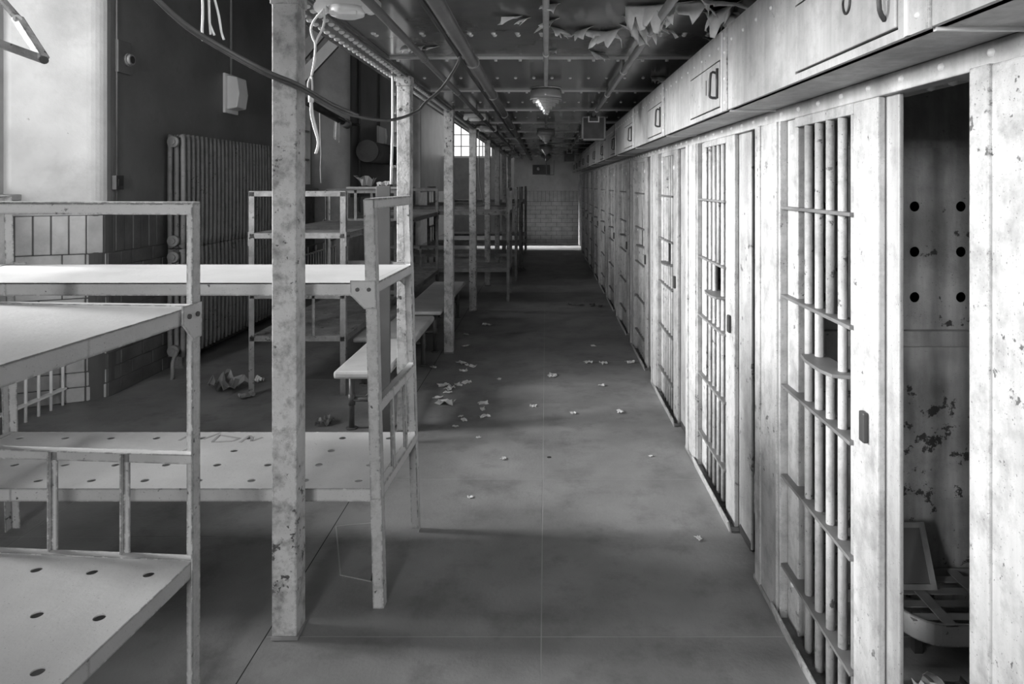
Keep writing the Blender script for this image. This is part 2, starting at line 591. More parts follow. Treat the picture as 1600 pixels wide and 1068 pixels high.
for a in ((-4.6, -3.75, 0, ZH), (-1.85, XR, 0, ZH), (-3.75, -1.85, 0, 2.66), (-3.75, -1.85, 4.3, ZH)):
    MB().box(a[0], a[1], DH, DH + .3, a[2], a[3]).build('wall_panel', 'plaster_dark', wh, world_off=True)
MB().box(XR, XR + .1, D0, DH, 0, ZC + .05).build('wall_cell_back', 'steel_dk')['kind'] = 'structure'

def window(name, label, axis, plane, a0, a1, z0, z1, nc, nr, depth=.06, pm='pane_dimmed'):
    """window in a wall: axis 'y' -> runs along Y at X=plane; axis 'x' -> runs along X at Y=plane"""
    mid = (a0 + a1) / 2
    w = struct(name, (plane, mid, z0) if axis == 'y' else (mid, plane, z0), label)
    def bx(u0, u1, v0, v1, t):
        m = MB()
        if axis == 'y':
            m.box(plane - t / 2, plane + t / 2, u0, u1, v0, v1)
        else:
            m.box(u0, u1, plane - t / 2, plane + t / 2, v0, v1)
        return m
    fw = .07
    for q in ((a0, a0 + fw, z0, z1), (a1 - fw, a1, z0, z1), (a0 + fw, a1 - fw, z0, z0 + fw), (a0 + fw, a1 - fw, z1 - fw, z1)):
        bx(*q, depth).build('window_frame', 'frame', w, world_off=True)
    for i in range(1, nc):
        u = a0 + (a1 - a0) * i / nc
        bx(u - .018, u + .018, z0 + fw, z1 - fw, depth * .6).build('muntin', 'frame', w, world_off=True)
    for j in range(1, nr):
        v = z0 + (z1 - z0) * j / nr
        bx(a0 + fw, a1 - fw, v - .016, v + .016, depth * .5).build('muntin', 'frame', w, world_off=True)
    for i in range(nc):
        for j in range(nr):
            bx(a0 + (a1 - a0) * i / nc, a0 + (a1 - a0) * (i + 1) / nc, z0 + (z1 - z0) * j / nr, z0 + (z1 - z0) * (j + 1) / nr, .004).build('pane', pm, w, world_off=True)
    return w
window('window_6', 'tall window behind the camera', 'x', D0 - .3, -2.0, .4, 1.2, 3.9, 3, 4)
window('window_5', 'bright multi-pane window high in the far hall wall', 'x', DH + .1, -3.75, -1.85, 2.66, 4.3, 5, 4, pm='pane')

# ---- left wall: piers with splayed reveals and rounded corners, glazed brick dado
XO = -4.15
wl = struct('wall_left', (XW, 8, 0), 'tall plastered piers over a glazed brick dado on the window side')
WIN = [(-4.75, -1.25), (2.1, 5.55), (9.1, 12.5), (16.05, 19.5)]   # inner edges of the window recesses
SPL = .25
RC = .11
def pier_path(a, b, ins=0.0):
    """plan polyline of a pier from its near reveal round to its far reveal"""
    x, pts = XW + ins, []
    a_, b_ = a - ins, b + ins
    pts.append((XO - .4, a_ + SPL + .1))
    pts.append((XO, a_ + SPL))
    def arc(cx, cy, t0, t1, n=6):
        for i in range(n + 1):
            t = t0 + (t1 - t0) * i / n
            pts.append((cx + RC * math.cos(t), cy + RC * math.sin(t)))
    arc(x - RC, a_ + RC, math.radians(-66), 0)
    arc(x - RC, b_ - RC, 0, math.radians(66))
    pts.append((XO, b_ - SPL))
    pts.append((XO - .4, b_ - SPL - .1))
    return pts
# NB a reveal splays so that the recess is wider inside: pier between recess ends
PIERS = [(-5.6, -4.75), (-1.25, 2.1), (5.55, 9.1), (12.5, 16.05), (19.5, 24.2)]
def pier_poly(a, b, ins=0.0):
    x = XW + ins
    pts = [(XO - .4, a - SPL - .1), (XO, a - SPL)]
    n = 8
    # rounded near corner: reveal direction then face direction
    def fillet(p0, p1, p2, r):
        p0, p1, p2 = Vector(p0), Vector(p1), Vector(p2)
        u, w = (p0 - p1).normalized(), (p2 - p1).normalized()
        q0, q1 = p1 + u * r, p1 + w * r
        return [((1 - t) ** 2 * q0 + 2 * t * (1 - t) * p1 + t * t * q1) for t in [i / n for i in range(n + 1)]]
    pts += [tuple(p) for p in fillet((XO, a - SPL), (x, a), (x, (a + b) / 2), .13)]
    pts += [tuple(p) for p in fillet((x, (a + b) / 2), (x, b), (XO, b + SPL), .13)]
    pts += [(XO, b + SPL), (XO - .4, b + SPL + .1)]
    return pts
ZD = 1.5
brick_src = {}
def brick_at(parent, mid, tang, length, h, z, deep=.05):
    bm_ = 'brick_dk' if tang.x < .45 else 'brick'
    key = (round(length, 3), round(h, 3), bm_)
    if key not in brick_src:
        t = MB().box(-length / 2, length / 2, -deep, 0, 0, h)
        o = t.build('brick', bm_, parent, bevel=.006)
        brick_src[key] = o
    else:
        o = share(brick_src[key], 'brick', parent)
    off = root_off(parent)
    out = rs.uniform(.004, .010)
    nrm = Vector((tang.y, -tang.x))
    o.location = Vector((mid.x + nrm.x * out, mid.y + nrm.y * out, z)) - off
    o.rotation_euler = (0, 0, math.atan2(-tang.y, -tang.x))
    return o
for pi, (a, b) in enumerate(PIERS):
    poly = pier_poly(a, b)
    MB().prism(poly, ZD, ZH).build('pier_plaster', 'plaster', wl, world_off=True)
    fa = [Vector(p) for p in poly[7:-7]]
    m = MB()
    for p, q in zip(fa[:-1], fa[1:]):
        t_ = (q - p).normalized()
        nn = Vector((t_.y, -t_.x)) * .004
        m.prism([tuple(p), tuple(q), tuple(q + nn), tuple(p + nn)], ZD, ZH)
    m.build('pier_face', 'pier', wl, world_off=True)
    low = pier_poly(a, b, -.006 if pi != 2 else -.012)
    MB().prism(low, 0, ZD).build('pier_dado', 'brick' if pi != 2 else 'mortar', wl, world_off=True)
    if pi != 2:
        continue
    # separate glazed bricks round the pier with the radiators
    line = [Vector(p) for p in low[1:-1]]
    seg = [(line[i + 1] - line[i]).length for i in range(len(line) - 1)]
    tot = sum(seg)
    def along(s_):
        s_ = max(0, min(tot - 1e-6, s_))
        for i, l in enumerate(seg):
            if s_ <= l:
                t = (line[i + 1] - line[i]).normalized()
                return line[i] + t * s_, t
            s_ -= l
    def lay(s0, s1, z, h):
        p, q = along(s0)[0], along(s1)[0]
        t = q - p
        if t.length < .03:
            return
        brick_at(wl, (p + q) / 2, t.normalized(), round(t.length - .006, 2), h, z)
    s_ = .02
    end = 3.2
    while s_ < end:
        lay(s_, s_ + .118, ZD - .312, .306); s_ += .118
    for r_ in range(10):
        s_ = .02 - (.155 if r_ % 2 else 0)
        z = ZD - .312 - (r_ + 1) * .1185
        while s_ < end - .1:
            s0 = max(s_, 0.005)
            # break bricks into halves round the rounded corner
            if .45 < s0 + .155 < .85:
                lay(s0, s_ + .155, z, .112); lay(s_ + .155, s_ + .31, z, .112)
            else:
                lay(s0, s_ + .31, z, .112)
            s_ += .31
# spandrels under the windows, sills, windows, low guards
WN = [('window_1', 1), ('window_2', 2), ('window_3', 3), ('window_4', 0)]
for nm, i in WN:
    a, b = WIN[i]
    a2, b2 = a + SPL, b - SPL
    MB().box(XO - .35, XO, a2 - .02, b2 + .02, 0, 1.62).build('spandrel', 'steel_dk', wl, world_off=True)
    MB().box(XO - .35, XO + .06, a2 - .03, b2 + .06, 1.62, 1.67).build('window_sill', 'frame', wl, world_off=True, bevel=.008)
    MB().box(XO - .35, XO, a2 - .3, b2 + .3, 4.7, ZH).build('window_head', 'plaster', wl, world_off=True)
    window(nm, {1: 'tall window between the near piers lighting the front bunks', 2: 'tall window beyond the radiators',
                3: 'tall window near the far end of the hall', 0: 'tall side window behind the camera'}[i], 'y', XO - .1, a2, b2, 1.67, 4.7, 4, 6, .1)

# ---- cell front on the right
wr = struct('wall_right', (.95, 8, 0), 'white riveted steel cell fronts with narrow doorways')
MB().box(.95, 1.0, D0, D1, 2.0, 2.056).build('lintel', 'head', wr, world_off=True, bevel=.004)
MB().box(1.0, 1.09, D0, D1, 2.012, 2.04).build('lintel_inner', 'steel', wr, world_off=True)
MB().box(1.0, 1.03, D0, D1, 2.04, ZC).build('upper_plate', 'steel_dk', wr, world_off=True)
rv = MB()
d = .9
while d < 19.9:
    rv.dome((.95, d, 2.03), (-1, 0, 0), .011, .8)
    d += .185
for k in range(-1, NC + 1):
    for j in range(3):
        rv.dome((1.045, dl(k) - 1.15 - .1 * j, 2.012), (0, 0, -1), .013, .9)
o = rv.build('rivets', 'rivet', wr, world_off=True); o['kind'] = 'stuff'
cells_end = dl(NC)
for k in range(-2, NC + 1):
    e = dl(k) if k > -2 else dl(-1) - P
    MB().box(.926, 1.06, e - .255, e, 0.012, 2.0).build('pilaster', 'steel', wr, world_off=True, bevel=.006)
    MB().box(.934, .985, e - .277, e - .257, .012, 2.0).build('pilaster_flange', 'steel', wr, world_off=True, bevel=.004)
    if k < NC:
        MB().box(.918, 1.08, e - .27, e + .03, 0, .03).build('pilaster_foot', 'rust', wr, world_off=True, bevel=.01)
    MB().box(.919, .94, e - .065, e + .002, .012, 2.0).build('pilaster_angle', 'steel', wr, world_off=True, bevel=.003)
    if k >= -1:
        MB().box(.974, .988, e - (1.12 if k == 0 else 1.255), e - 1.02, .012, 2.012).build('jamb', 'jamb', wr, world_off=True, bevel=.004)
        MB().box(.97, 1.03, e - (1.12 if k == 0 else 1.25), e - 1.06, 0, .05).build('jamb_foot', 'iron', wr, world_off=True, bevel=.01)
    # partition between cells
    pc = e - .13
    if k != 0:
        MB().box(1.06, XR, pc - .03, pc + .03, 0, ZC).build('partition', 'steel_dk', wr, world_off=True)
    else:
        MB().box(1.06, XR, pc + .06, pc + .1, 0, ZC).build('partition', 'gap', wr, world_off=True)  # near-black sheet: shade behind the plate holes put into the colour
        MB().box(1.06, XR, pc - .02, pc + .02, 1.93, ZC).build('partition_plate', 'cellwall_lit', wr, world_off=True)
        MB().box(1.06, XR, pc - .03, pc + .02, 1.90, 1.93).build('partition_rail', 'cellwall_lit', wr, world_off=True)
        MB().box(1.06, XR, pc - .015, pc + .02, 1.75, 1.90).build('partition_plate', 'cellwall_lit', wr, world_off=True)
        hp = MB().holed(-.097, -.097 + .194 * 10, 0, .57, 0, .006, 10, 3, .022)
        hp.map(lambda p: (p.x + 1.546 - .194 * 2, pc - .012 + p.z, 1.18 + p.y))
        MB().box(1.06, XR, pc - .012, pc + .02, 1.14, 1.18).build('partition_plate', 'cellwall_lit', wr, world_off=True)
        hp.build('perforated_plate', 'cellwall_lit', wr, world_off=True)
        MB().box(1.06, XR, pc - .045, pc + .02, 1.075, 1.14).build('partition_rail', 'cellwall_lit', wr, world_off=True, bevel=.004)
        MB().box(1.06, XR, pc - .015, pc + .02, 0, 1.075).build('partition_plate', 'cellwall_lit', wr, world_off=True)

# ---- mechanism housing above the doors
hd = struct('trim_2', (.75, 8, 2.054), 'long steel lock-mechanism housing above the cell doors')
def jd(k):
    return 2.82 + 1.486 * k
HZ0, HZ1, HX = 2.056, 2.392, .75
for k in range(-2, NC + 1):
    a, b = jd(k - 1), min(jd(k), D1)
    panel = MB()
    ha, hb, h0, h1 = a + .12, a + .72, 2.078, 2.285
    if b < ha:
        continue
    hb = min(hb, b - .05)
    panel.box(HX, HX + .012, a, ha, HZ0, HZ1).box(HX, HX + .012, hb, b, HZ0, HZ1)
    panel.box(HX, HX + .012, ha, hb, HZ0, h0).box(HX, HX + .012, ha, hb, h1, HZ1)
    pn = panel.build('housing_panel', 'head', hd, world_off=True)
    g = .006
    MB().box(HX - .003, HX + .012, ha + g, hb - g, h0 + g, h1 - g).build('hatch', 'head', pn, world_off=True, bevel=.003)
    MB().box(HX - .004, HX + .004, ha - .045, ha - .03, HZ0, HZ1).build('cover_strip', 'rivet', pn, world_off=True)
    MB().box(HX - .006, HX + .002, a - .008, a + .008, HZ0 - .004, HZ1).build('joint_strip', 'steel', pn, world_off=True, bevel=.003)
    MB().box(HX + .012, HX + .03, a, b, HZ0, HZ1).build('housing_back', 'gap', pn, world_off=True)  # near-black backing paints the shade inside the hatch gap
    MB().box(HX + .0125, .95, a + .002, b - .002, HZ0, HZ0 + .01).build('soffit_plate', 'head', pn, world_off=True)
    MB().box(HX, 1.0, a, b, HZ1 + .0005, HZ1 + .01).build('top_plate', 'head', pn, world_off=True)
    MB().box(HX + .01, .95, a - .006, a + .006, HZ0 - .008, HZ0).build('soffit_seam', 'rivet', pn, world_off=True)
    # latch staple on the near side of the hatch
    lt = MB()
    if k >= 1:
        lt.tube(smoothpath([(HX, ha + .06, 2.235), (HX - .025, ha + .06, 2.235), (HX - .03, ha + .06, 2.16), (HX - .03, ha + .055, 2.13), (HX, ha + .05, 2.125)], 3), .006, 6)
        MB().tube([(HX - .008, ha + .02, 2.25), (HX - .008, ha + .022, 2.12)], .006, 6).build('hasp', 'iron', pn, world_off=True)
    else:
        lt.tube(smoothpath([(HX - .004, ha + .05, 2.20), (HX - .02, ha + .04, 2.18), (HX - .02, ha + .04, 2.13), (HX - .004, ha + .05, 2.11)], 3), .006, 6)
    lt.build('latch', 'iron', pn, world_off=True)
    # key slot
    ks_ = MB()
    yc, zc = (ha + hb) / 2 - .06, 2.20
    if k == 0:
        ring = [(HX - .004, yc + .02 * math.cos(t), zc + .028 * math.sin(t)) for t in [2 * math.pi * i / 20 for i in range(21)]]
        ks_.tube(ring, .004, 5)
    else:
        ks_.box(HX - .005, HX, yc - .003, yc + .003, zc - .04, zc + .03)
    ks_.build('key_slot', 'black', pn, world_off=True)
    rv = MB()
    for z in (2.09, 2.19, 2.30, 2.36):
        rv.dome((HX, a + .045, z), (-1, 0, 0), .008, .8)
    y = a + .14
    while y < b - .05:
        rv.dome((HX, y, 2.335), (-1, 0, 0), .008, .8); y += .16
    y = a + .9
    o = rv.build('rivets', 'rivet', pn, world_off=True); o['kind'] = 'stuff'

# ================================================================== THINGS
# ---- cell doors
ORD = ['first', 'second', 'third', 'fourth', 'fifth', 'sixth', 'seventh', 'eighth', 'ninth', 'tenth', 'eleventh', 'twelfth', 'thirteenth', 'fourteenth']
def make_door():
    """local frame: origin at floor, y from 0 (lock side, near) to .765 (hinge side, far), x = 0 aisle face"""
    t = thing('cell_door', '', 'cell door', group='sliding barred cell doors along the aisle')
    MB().box(0, .022, 0, .16, .02, 2.0).build('lock_stile', 'steel', t, bevel=.005)
    MB().box(0.012, .045, .655, .765, .02, 2.0).build('hinge_stile', 'steel', t, bevel=.004)
    MB().box(0, .04, .16, .655, 1.965, 2.0).build('top_rail', 'steel', t, bevel=.003)
    for z in (1.655, 1.305, .948, .59, .235):
        MB().box(-.014, .05, .155, .768, z - .006, z + .006).build('crossbar', 'xbar', t, bevel=.002)
    zs_ = (1.97, .03)
    src = None
    for i in range(5):
        y = .178 + i * .0955
        if i == 2:
            MB().cyl((.018, y, .03), (.018, y, 1.135), .0155, 12).build('bar', 'steel', t); MB().cyl((.018, y, 1.305), (.018, y, 1.97), .0155, 12).build('bar', 'steel', t)
        elif src is None:
            src = MB().cyl((.018, 0, .03), (.018, 0, 1.97), .0155, 12).build('bar', 'steel', t)
            src.location.y = y
        else:
            share(src, 'bar', t, (0, y, 0))
    sh = MB().prism([(-.035, .235), (.05, .205), (.05, .50), (-.035, .50), (-.05, .42), (-.05, .30)], 1.128, 1.14)
    sh.build('food_shelf', 'xbar', t, bevel=.002)
    lk = MB().box(-.016, 0, .055, .09, .985, 1.075)
    lk.build('lock_case', 'iron', t, bevel=.005)
    MB().obox((-.03, .40, .028), (.005, .42, .03), (0, math.radians(-14), 0)).build('kick_plate', 'steel', t, bevel=.003)
    MB().box(-.02, .06, 0.0, .77, 0, .02).build('track', 'rust', t)
    rv_ = MB()
    for z in (1.93, 1.62, 1.27, .19):
        rv_.dome((.012, .71, z), (-1, 0, 0), .012, .7)
    rv_.dome((0, .135, 1.87), (-1, 0, 0), .02, .4)
    rv_.build('rivets', 'rivet', t)['kind'] = 'stuff'
    return t
door0 = make_door()
for k in range(-1, NC):
    o = door0 if k == -1 else copy_tree(door0)
    o.location = (.95, dl(k) - 1.05, 0)
    n = k + 1
    if k == -1:
        o['label'] = 'barred steel cell door on the near side of the broad bright pilaster'
    elif k == 0:
        o['label'] = 'large white barred cell door left of the open cell doorway'
    else:
        o['label'] = ('%s white barred cell door along the aisle counted from the open doorway' % ORD[k])

# ---- columns
def make_column():
    t = thing('column', '', 'column', group='square steel columns along the aisle')
    m = MB().box(-.048, .048, -.05, .05, .004, 2.505)
    m.build('shaft', 'post', t, bevel=.005)
    MB().box(-.053, .053, -.055, .055, 2.44, 2.513).build('cap', 'post', t, bevel=.003)
    MB().obox((.002, .0, .008), (.052, .056, .008), (0, 0, .02)).build('foot', 'rust', t, bevel=.004)
    return t
col0 = make_column()
COLD = [2.66, 4.86, 7.08, 9.4, 11.75, 14.1, 16.4, 18.7]
clab = ['chipped white square column nearest the camera, left of the aisle', 'second chipped square column, behind the end of the large bunk',
        'third chipped square column, beside the long benches']
for i, d in enumerate(COLD):
    o = col0 if i == 0 else copy_tree(col0)
    o.location = (-1.005, d + .01, 0)
    o['label'] = clab[i] if i < 3 else '%s chipped square column down the aisle counted from the camera' % ORD[i]

# ---- bunks
BZ = dict(top=1.69, up=1.34, mid=.845, low=.49)
def make_bunk(L_, W_, label, fn=None, paint='bunk', deckp='deck', spind_up=False, nx=9, ny=4, graffiti=None):
    t = thing('bunk_bed', label, 'bunk bed', group='steel bunk beds')
    hl, hw = L_ / 2, W_ / 2
    a, th = .045, .005
    idf = fn or (lambda p: p)
    def B(mb, name, m, parent=t, bevel=.002):
        return mb.map(idf).build(name, m, parent, bevel=bevel)
    for sx in (-1, 1):
        for sy in (-1, 1):
            x, y = sx * hl, sy * hw
            poly = [(x, y), (x - sx * a, y), (x - sx * a, y - sy * th), (x - sx * th, y - sy * th), (x - sx * th, y - sy * a), (x, y - sy * a)]
            if sx * sy < 0:
                poly.reverse()
            m = MB()
            zz = [0.0, .45, .9, 1.35, BZ['top'] - .005]
            for z0, z1 in zip(zz[:-1], zz[1:]):
                m.prism(poly, z0, z1)
            B(m, 'post', 'bpost' if paint == 'bunk' else paint, bevel=0)
            # gusset on the long side below the upper deck
            yy = y + sy * .003
            g = MB().prism([(x, 1.352), (x - sx * .105, 1.352), (x - sx * .105, 1.292), (x - sx * .05, 1.235), (x, 1.235)], yy - .003, yy + .003, 'y')
            gp = B(g, 'gusset', paint, bevel=0)
            for xx in (x - sx * .028, x - sx * .075):
                MB().cyl((xx, yy, 1.315), (xx, yy + sy * .009, 1.315), .0085, 8).map(idf).build('bolt', 'iron', gp)
        xx = sx * hl
        xi = xx - sx * .006
        B(MB().box(min(xx, xx - sx * .04), max(xx, xx - sx * .04), -hw, hw, BZ['top'] - .006, BZ['top']).box(min(xx, xi), max(xx, xi), -hw, hw, BZ['top'] - .045, BZ['top'] - .006), 'top_rail', paint)
        for z, nm in ((BZ['up'] + .003, 'end_rail'), (BZ['mid'], 'end_rail'), (BZ['low'] + .003, 'end_rail')):
            B(MB().box(min(xx, xx - sx * .035), max(xx, xx - sx * .035), -hw + .006, hw - .006, z - .005, z).box(min(xx, xi), max(xx, xi), -hw + .006, hw - .006, z - .045, z - .005), nm, paint)
        for q in (-1 / 6, 1 / 6):
            y = q * W_
            B(MB().box(min(xx, xx - sx * .006), max(xx, xx - sx * .006), y - .0125, y + .0125, BZ['low'], BZ['mid'] - .01).box(min(xx, xx - sx * .02), max(xx, xx - sx * .02), y + .0065, y + .0125, BZ['low'], BZ['mid'] - .01), 'spindle', paint, bevel=0)
        if spind_up:
            B(MB().box(min(xx, xx - sx * .006), max(xx, xx - sx * .006), .06, .09, BZ['up'], BZ['top'] - .01), 'spindle', paint, bevel=0)
    e = .007
    for nm, z in (('upper_deck', BZ['up']), ('lower_deck', BZ['low'])):
        m = MB()
        if nm == 'lower_deck':
            m.holed(-hl + e, hl - e, -hw + e, hw - e, z - .004, z, nx, ny, .017)
        else:
            n = 8
            for i in range(n):
                m.box(-hl + e + (2 * hl - 2 * e) * i / n, -hl + e + (2 * hl - 2 * e) * (i + 1) / n, -hw + e, hw - e, z - .004, z)
        dk = B(m, nm, deckp, bevel=0)
        for sy in (-1, 1):
            y0, y1 = sorted((sy * (hw - e), sy * (hw - e - .004)))
            fm = MB()
            for i in range(4):
                fm.box(-hl + e + (2 * hl - 2 * e) * i / 4, -hl + e + (2 * hl - 2 * e) * (i + 1) / 4, y0, y1, z - .052, z + .001)
            B(fm, 'deck_edge', paint, dk, bevel=0)
        if graffiti and nm == 'lower_deck':
            for g_ in graffiti(z):
                B(g_, 'graffiti_stroke', 'mark', dk, bevel=0)
    return t

# the large bunk across the hall, its right end leaning and skewed
L2, W2 = 2.05, .66
c2 = Vector((-.668 - L2 / 2, 2.815 + W2 / 2, 0))
def lean(p):
    x = p.x - .024 * (p.z)
    if p.x > -.2:
        w = (p.x + .2) / (L2 / 2 + .2)
        x += w * (.030 * ((p.y + W2 / 2) / W2) * (1.0 - .1 * p.z))
    return Vector((x, p.y, p.z))
def graf(z):
    out = []
    strokes = [[(283, 688), (300, 679), (308, 678)], [(320, 686), (346, 676)], [(345, 679), (334, 690)], [(333, 690.5), (365, 689)], [(345, 679.5), (375, 684.5)],
               [(365, 689), (377, 684)], [(376, 691), (391, 680.5), (395, 683), (394, 689), (411, 683)]]
    for s_ in strokes:
        pts = [fl(x, y, z) - c2 + Vector((0, 0, .0008)) for x, y in s_]
        m = MB()
        for p, q in zip(pts[:-1], pts[1:]):
            m.bar(p, q, .014, .001)
        out.append(m)
    return out
b2 = make_bunk(L2, W2, 'large pale steel bunk across the picture, standing behind the nearest column', lean, graffiti=graf, nx=9, ny=4)
b2.location = c2
# the near left bunk running towards the camera
L1, W1 = 2.0, .78
b1 = make_bunk(L1, W1, 'pale steel bunk in the lower left foreground running towards the camera', None, nx=9, ny=4)
yaw = math.radians(86)
corner = Vector((-1.172, 2.315, 0))
lc = Vector((L1 / 2, -W1 / 2, 0))
b1.location = corner - Matrix.Rotation(yaw, 3, 'Z') @ lc
b1.rotation_euler = (0, 0, yaw)
# worn bunks further back
b3 = make_bunk(2.0, .80, 'worn grey bunk in shade between the radiators and the benches', None, 'rust', 'rust', True)  # decks given the dark paint to hold down skylight on them
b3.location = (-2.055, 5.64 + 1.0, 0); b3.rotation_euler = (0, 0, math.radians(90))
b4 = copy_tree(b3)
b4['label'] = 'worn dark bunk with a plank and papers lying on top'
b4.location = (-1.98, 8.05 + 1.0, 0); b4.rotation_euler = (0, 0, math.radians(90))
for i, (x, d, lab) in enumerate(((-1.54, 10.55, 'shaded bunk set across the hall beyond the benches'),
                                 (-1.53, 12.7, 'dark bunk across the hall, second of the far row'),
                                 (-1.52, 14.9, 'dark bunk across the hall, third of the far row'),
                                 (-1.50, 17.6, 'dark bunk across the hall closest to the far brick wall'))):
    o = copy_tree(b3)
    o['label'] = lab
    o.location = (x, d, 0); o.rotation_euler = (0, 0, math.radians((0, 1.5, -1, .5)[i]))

# ---- benches
def bench(label, x0, x1, d0, d1, z, m, thick=.05, feet=True):
    t = thing('bench', label, 'bench', ((x0 + x1) / 2, (d0 + d1) / 2, 0), group='low benches beside the columns')
    hx, hy = (x1 - x0) / 2, (d1 - d0) / 2
    MB().box(-hx, hx, -hy, hy, z - thick, z).build('seat', m, t, bevel=.018)
    for sy in (-1, 1):
        y = sy * (hy - .16)
        for sx in (-1, 1):
            x = sx * (hx - .085)
            MB().cyl((x, y, 0), (x, y, z - thick), .02, 10).cyl((x, y, 0), (x, y, .01), .04, 10).cyl((x, y, .17), (x, y, .25), .026, 10).build('leg', 'pipe', t)
        MB().cyl((-hx + .085, y, .21), (hx - .085, y, .21), .018, 8).build('stretcher', 'pipe', t)
    MB().cyl((0, -hy + .16, .21), (0, hy - .16, .21), .018, 8).build('stretcher', 'pipe', t)
    return t
bench('pale rounded bench top on pipe legs behind the large bunk', -1.476, -1.10, 4.73, 6.75, .45, 'benchtop', .055)
bench('long pale bench between the third and fourth columns', -1.49, -1.07, 6.95, 9.1, .45, 'benchtop', .04)
bench('narrow wooden plank bench left of the pale bench', -1.645, -1.505, 5.8, 7.9, .44, 'wood', .04)

# ---- radiators on the pier
def radiator(label, d0, n, z0, z1):
    t = thing('radiator', label, 'radiator', (XW + .12, d0 + n * .0425, 0), group='tall cast iron column radiators')
    sp = .085
    m = MB()
    for x in (-.06, 0, .06):
        m.tube(smoothpath([(x * .7, 0, z0 + .01), (x, 0, z0 + .06), (x, 0, z1 - .06), (x * .7, 0, z1 - .01)], 3), .024, 8)
    m.cyl((0, -sp / 2, z1 - .05), (0, sp / 2, z1 - .05), .04, 10)
    m.cyl((0, -sp / 2, z0 + .05), (0, sp / 2, z0 + .05), .04, 10)
    src = m.build('section', 'rad', t)
    src.location.y = -n * .0425
    for i in range(1, n):
        share(src, 'section', t, (0, -n * .0425 + i * sp, 0))
    for z in (z0 + .05, z1 - .05):
        MB().cyl((0, -n * .0425 - .045, z), (0, -n * .0425 - .075, z), .052, 14).cyl((0, -n * .0425 - .075, z), (0, -n * .0425 - .09, z), .028, 10).build('end_plug', 'pipe_lt', t)
    for i in (1, n - 2):
        MB().box(-.07, .07, -n * .0425 + i * sp - .012, -n * .0425 + i * sp + .012, z0 - .02 if z0 > .5 else 0, z0 + .02).build('foot', 'rad', t)
    return t
radiator('upper of the two stacked radiators on the dark pier', 6.4, 30, 1.17, 2.19)
radiator('lower of the two stacked radiators, half hidden behind bunks', 6.4, 30, .15, 1.12)
rp = MB()
rp.tube(smoothpath([at(277, 548, 6.25), at(270, 566, 6.2), at(268, 596, 6.1), at(250, 612, 5.95), at(230, 622, 5.85), at(227, 640, 5.8), at(225, 664, 5.72)], 4), .018, 8)
tag(rp.build('radiator_pipe', 'rad'), 'thin bent heating pipe running from the lower radiator to the floor', 'pipe')

# ---- window guards
def guard(label, d0, d1, x=-3.82, mid=.13):
    t = thing('window_guard', label, 'guard rail', (x, (d0 + d1) / 2, 0), group='low barred guards under the windows')
    hd_ = (d1 - d0) / 2
    n = int((d1 - d0) / .13)
    src = None
    for i in range(n + 1):
        y = -hd_ + .02 + i * (2 * hd_ - .04) / n
        if src is None:
            src = MB().cyl((0, 0, 0), (0, 0, .64), .011, 8).build('bar', 'white', t)
            src.location.y = y
        else:
            share(src, 'bar', t, (0, y, 0))
        if i % 3 == 0:
            MB().cyl((0, y, .62), (0, y, .745), .011, 8).build('stub', 'white', t)
    MB().box(-.02, .012, -hd_, hd_, .74, .755).build('top_rail', 'pipe_lt', t)
    MB().box(-.015, .015, -hd_, hd_, .61, .63).build('rail', 'white', t)
    MB().box(-.02, .02, -hd_, hd_, mid - .008, mid + .008).build('rail', 'white', t)
    return t
guard('low white barred guard under the near window, behind the foreground bunk', 2.3, 5.42)
guard('low white barred guard seen between the bunks under the farther window', 9.4, 12.4)

# ---- wall fittings
t = thing('wall_light', 'pale box light high on the dark pier above the radiator', 'light', (XW, 7.72, 2.5))
MB().box(-.0, .03, -.16, .16, 0.04, .48).build('back_plate', 'white', t, bevel=.004)
MB().prism([(.03, .08), (.14, .10), (.165, .26), (.14, .44), (.03, .46)], -.12, .12, 'y').build('diffuser', 'white', t, bevel=.01)
MB().cyl((.02, .0, .48), (.02, .0, 2.6), .014, 8).build('conduit', 'pipe_lt', t)
t = thing('wall_light', 'pale box light on the far pier left of the second column', 'light', (XW, 14.6, 2.5))
MB().box(-.0, .03, -.16, .16, 0.04, .48).build('back_plate', 'white', t, bevel=.004)
MB().prism([(.03, .08), (.14, .10), (.165, .26), (.14, .44), (.03, .46)], -.12, .12, 'y').build('diffuser', 'white', t, bevel=.01)
MB().cyl((.02, .0, .48), (.02, .0, 2.6), .014, 8).build('conduit', 'pipe', t)
t = thing('wall_socket', 'grey wall plate with a round socket on the thin conduit', 'socket', (XW, 5.76, 2.68))
MB().box(-.0, .03, -.09, .09, 0, .27).build('plate', 'plaster_dark', t, bevel=.004)
MB().cyl((.03, .03, .12), (.075, .03, .12), .045, 16).cyl((.03, .03, .12), (.05, .03, .12), .055, 16).build('socket_ring', 'pipe_lt', t)
MB().cyl((.07, .03, .12), (.078, .03, .12), .032, 14).build('socket_hole', 'black', t)
t = thing('switch_box', 'small dark switch box low on the pier conduit', 'switch', (XW, 5.68, 1.7))
MB().box(0, .04, -.05, .05, 0, .12).build('box', 'iron', t, bevel=.004)
MB().box(.04, .046, -.03, .03, .03, .09).build('cover', 'black', t, bevel=.002)
tag(MB().cyl((XW + .012, 5.68, 1.5), (XW + .012, 5.68, 4.8), .009, 8).build('conduit', 'pipe'), 'thin vertical conduit along the rounded pier corner', 'pipe')
tag(MB().cyl((-3.32, 12.7, 2.36), (-3.32, 16.0, 2.36), .2, 18).cyl((-3.32, 12.68, 2.36), (-3.32, 12.75, 2.36), .21, 18).build('duct', 'plaster_dark'), 'fat stained horizontal duct against the far pier', 'duct')
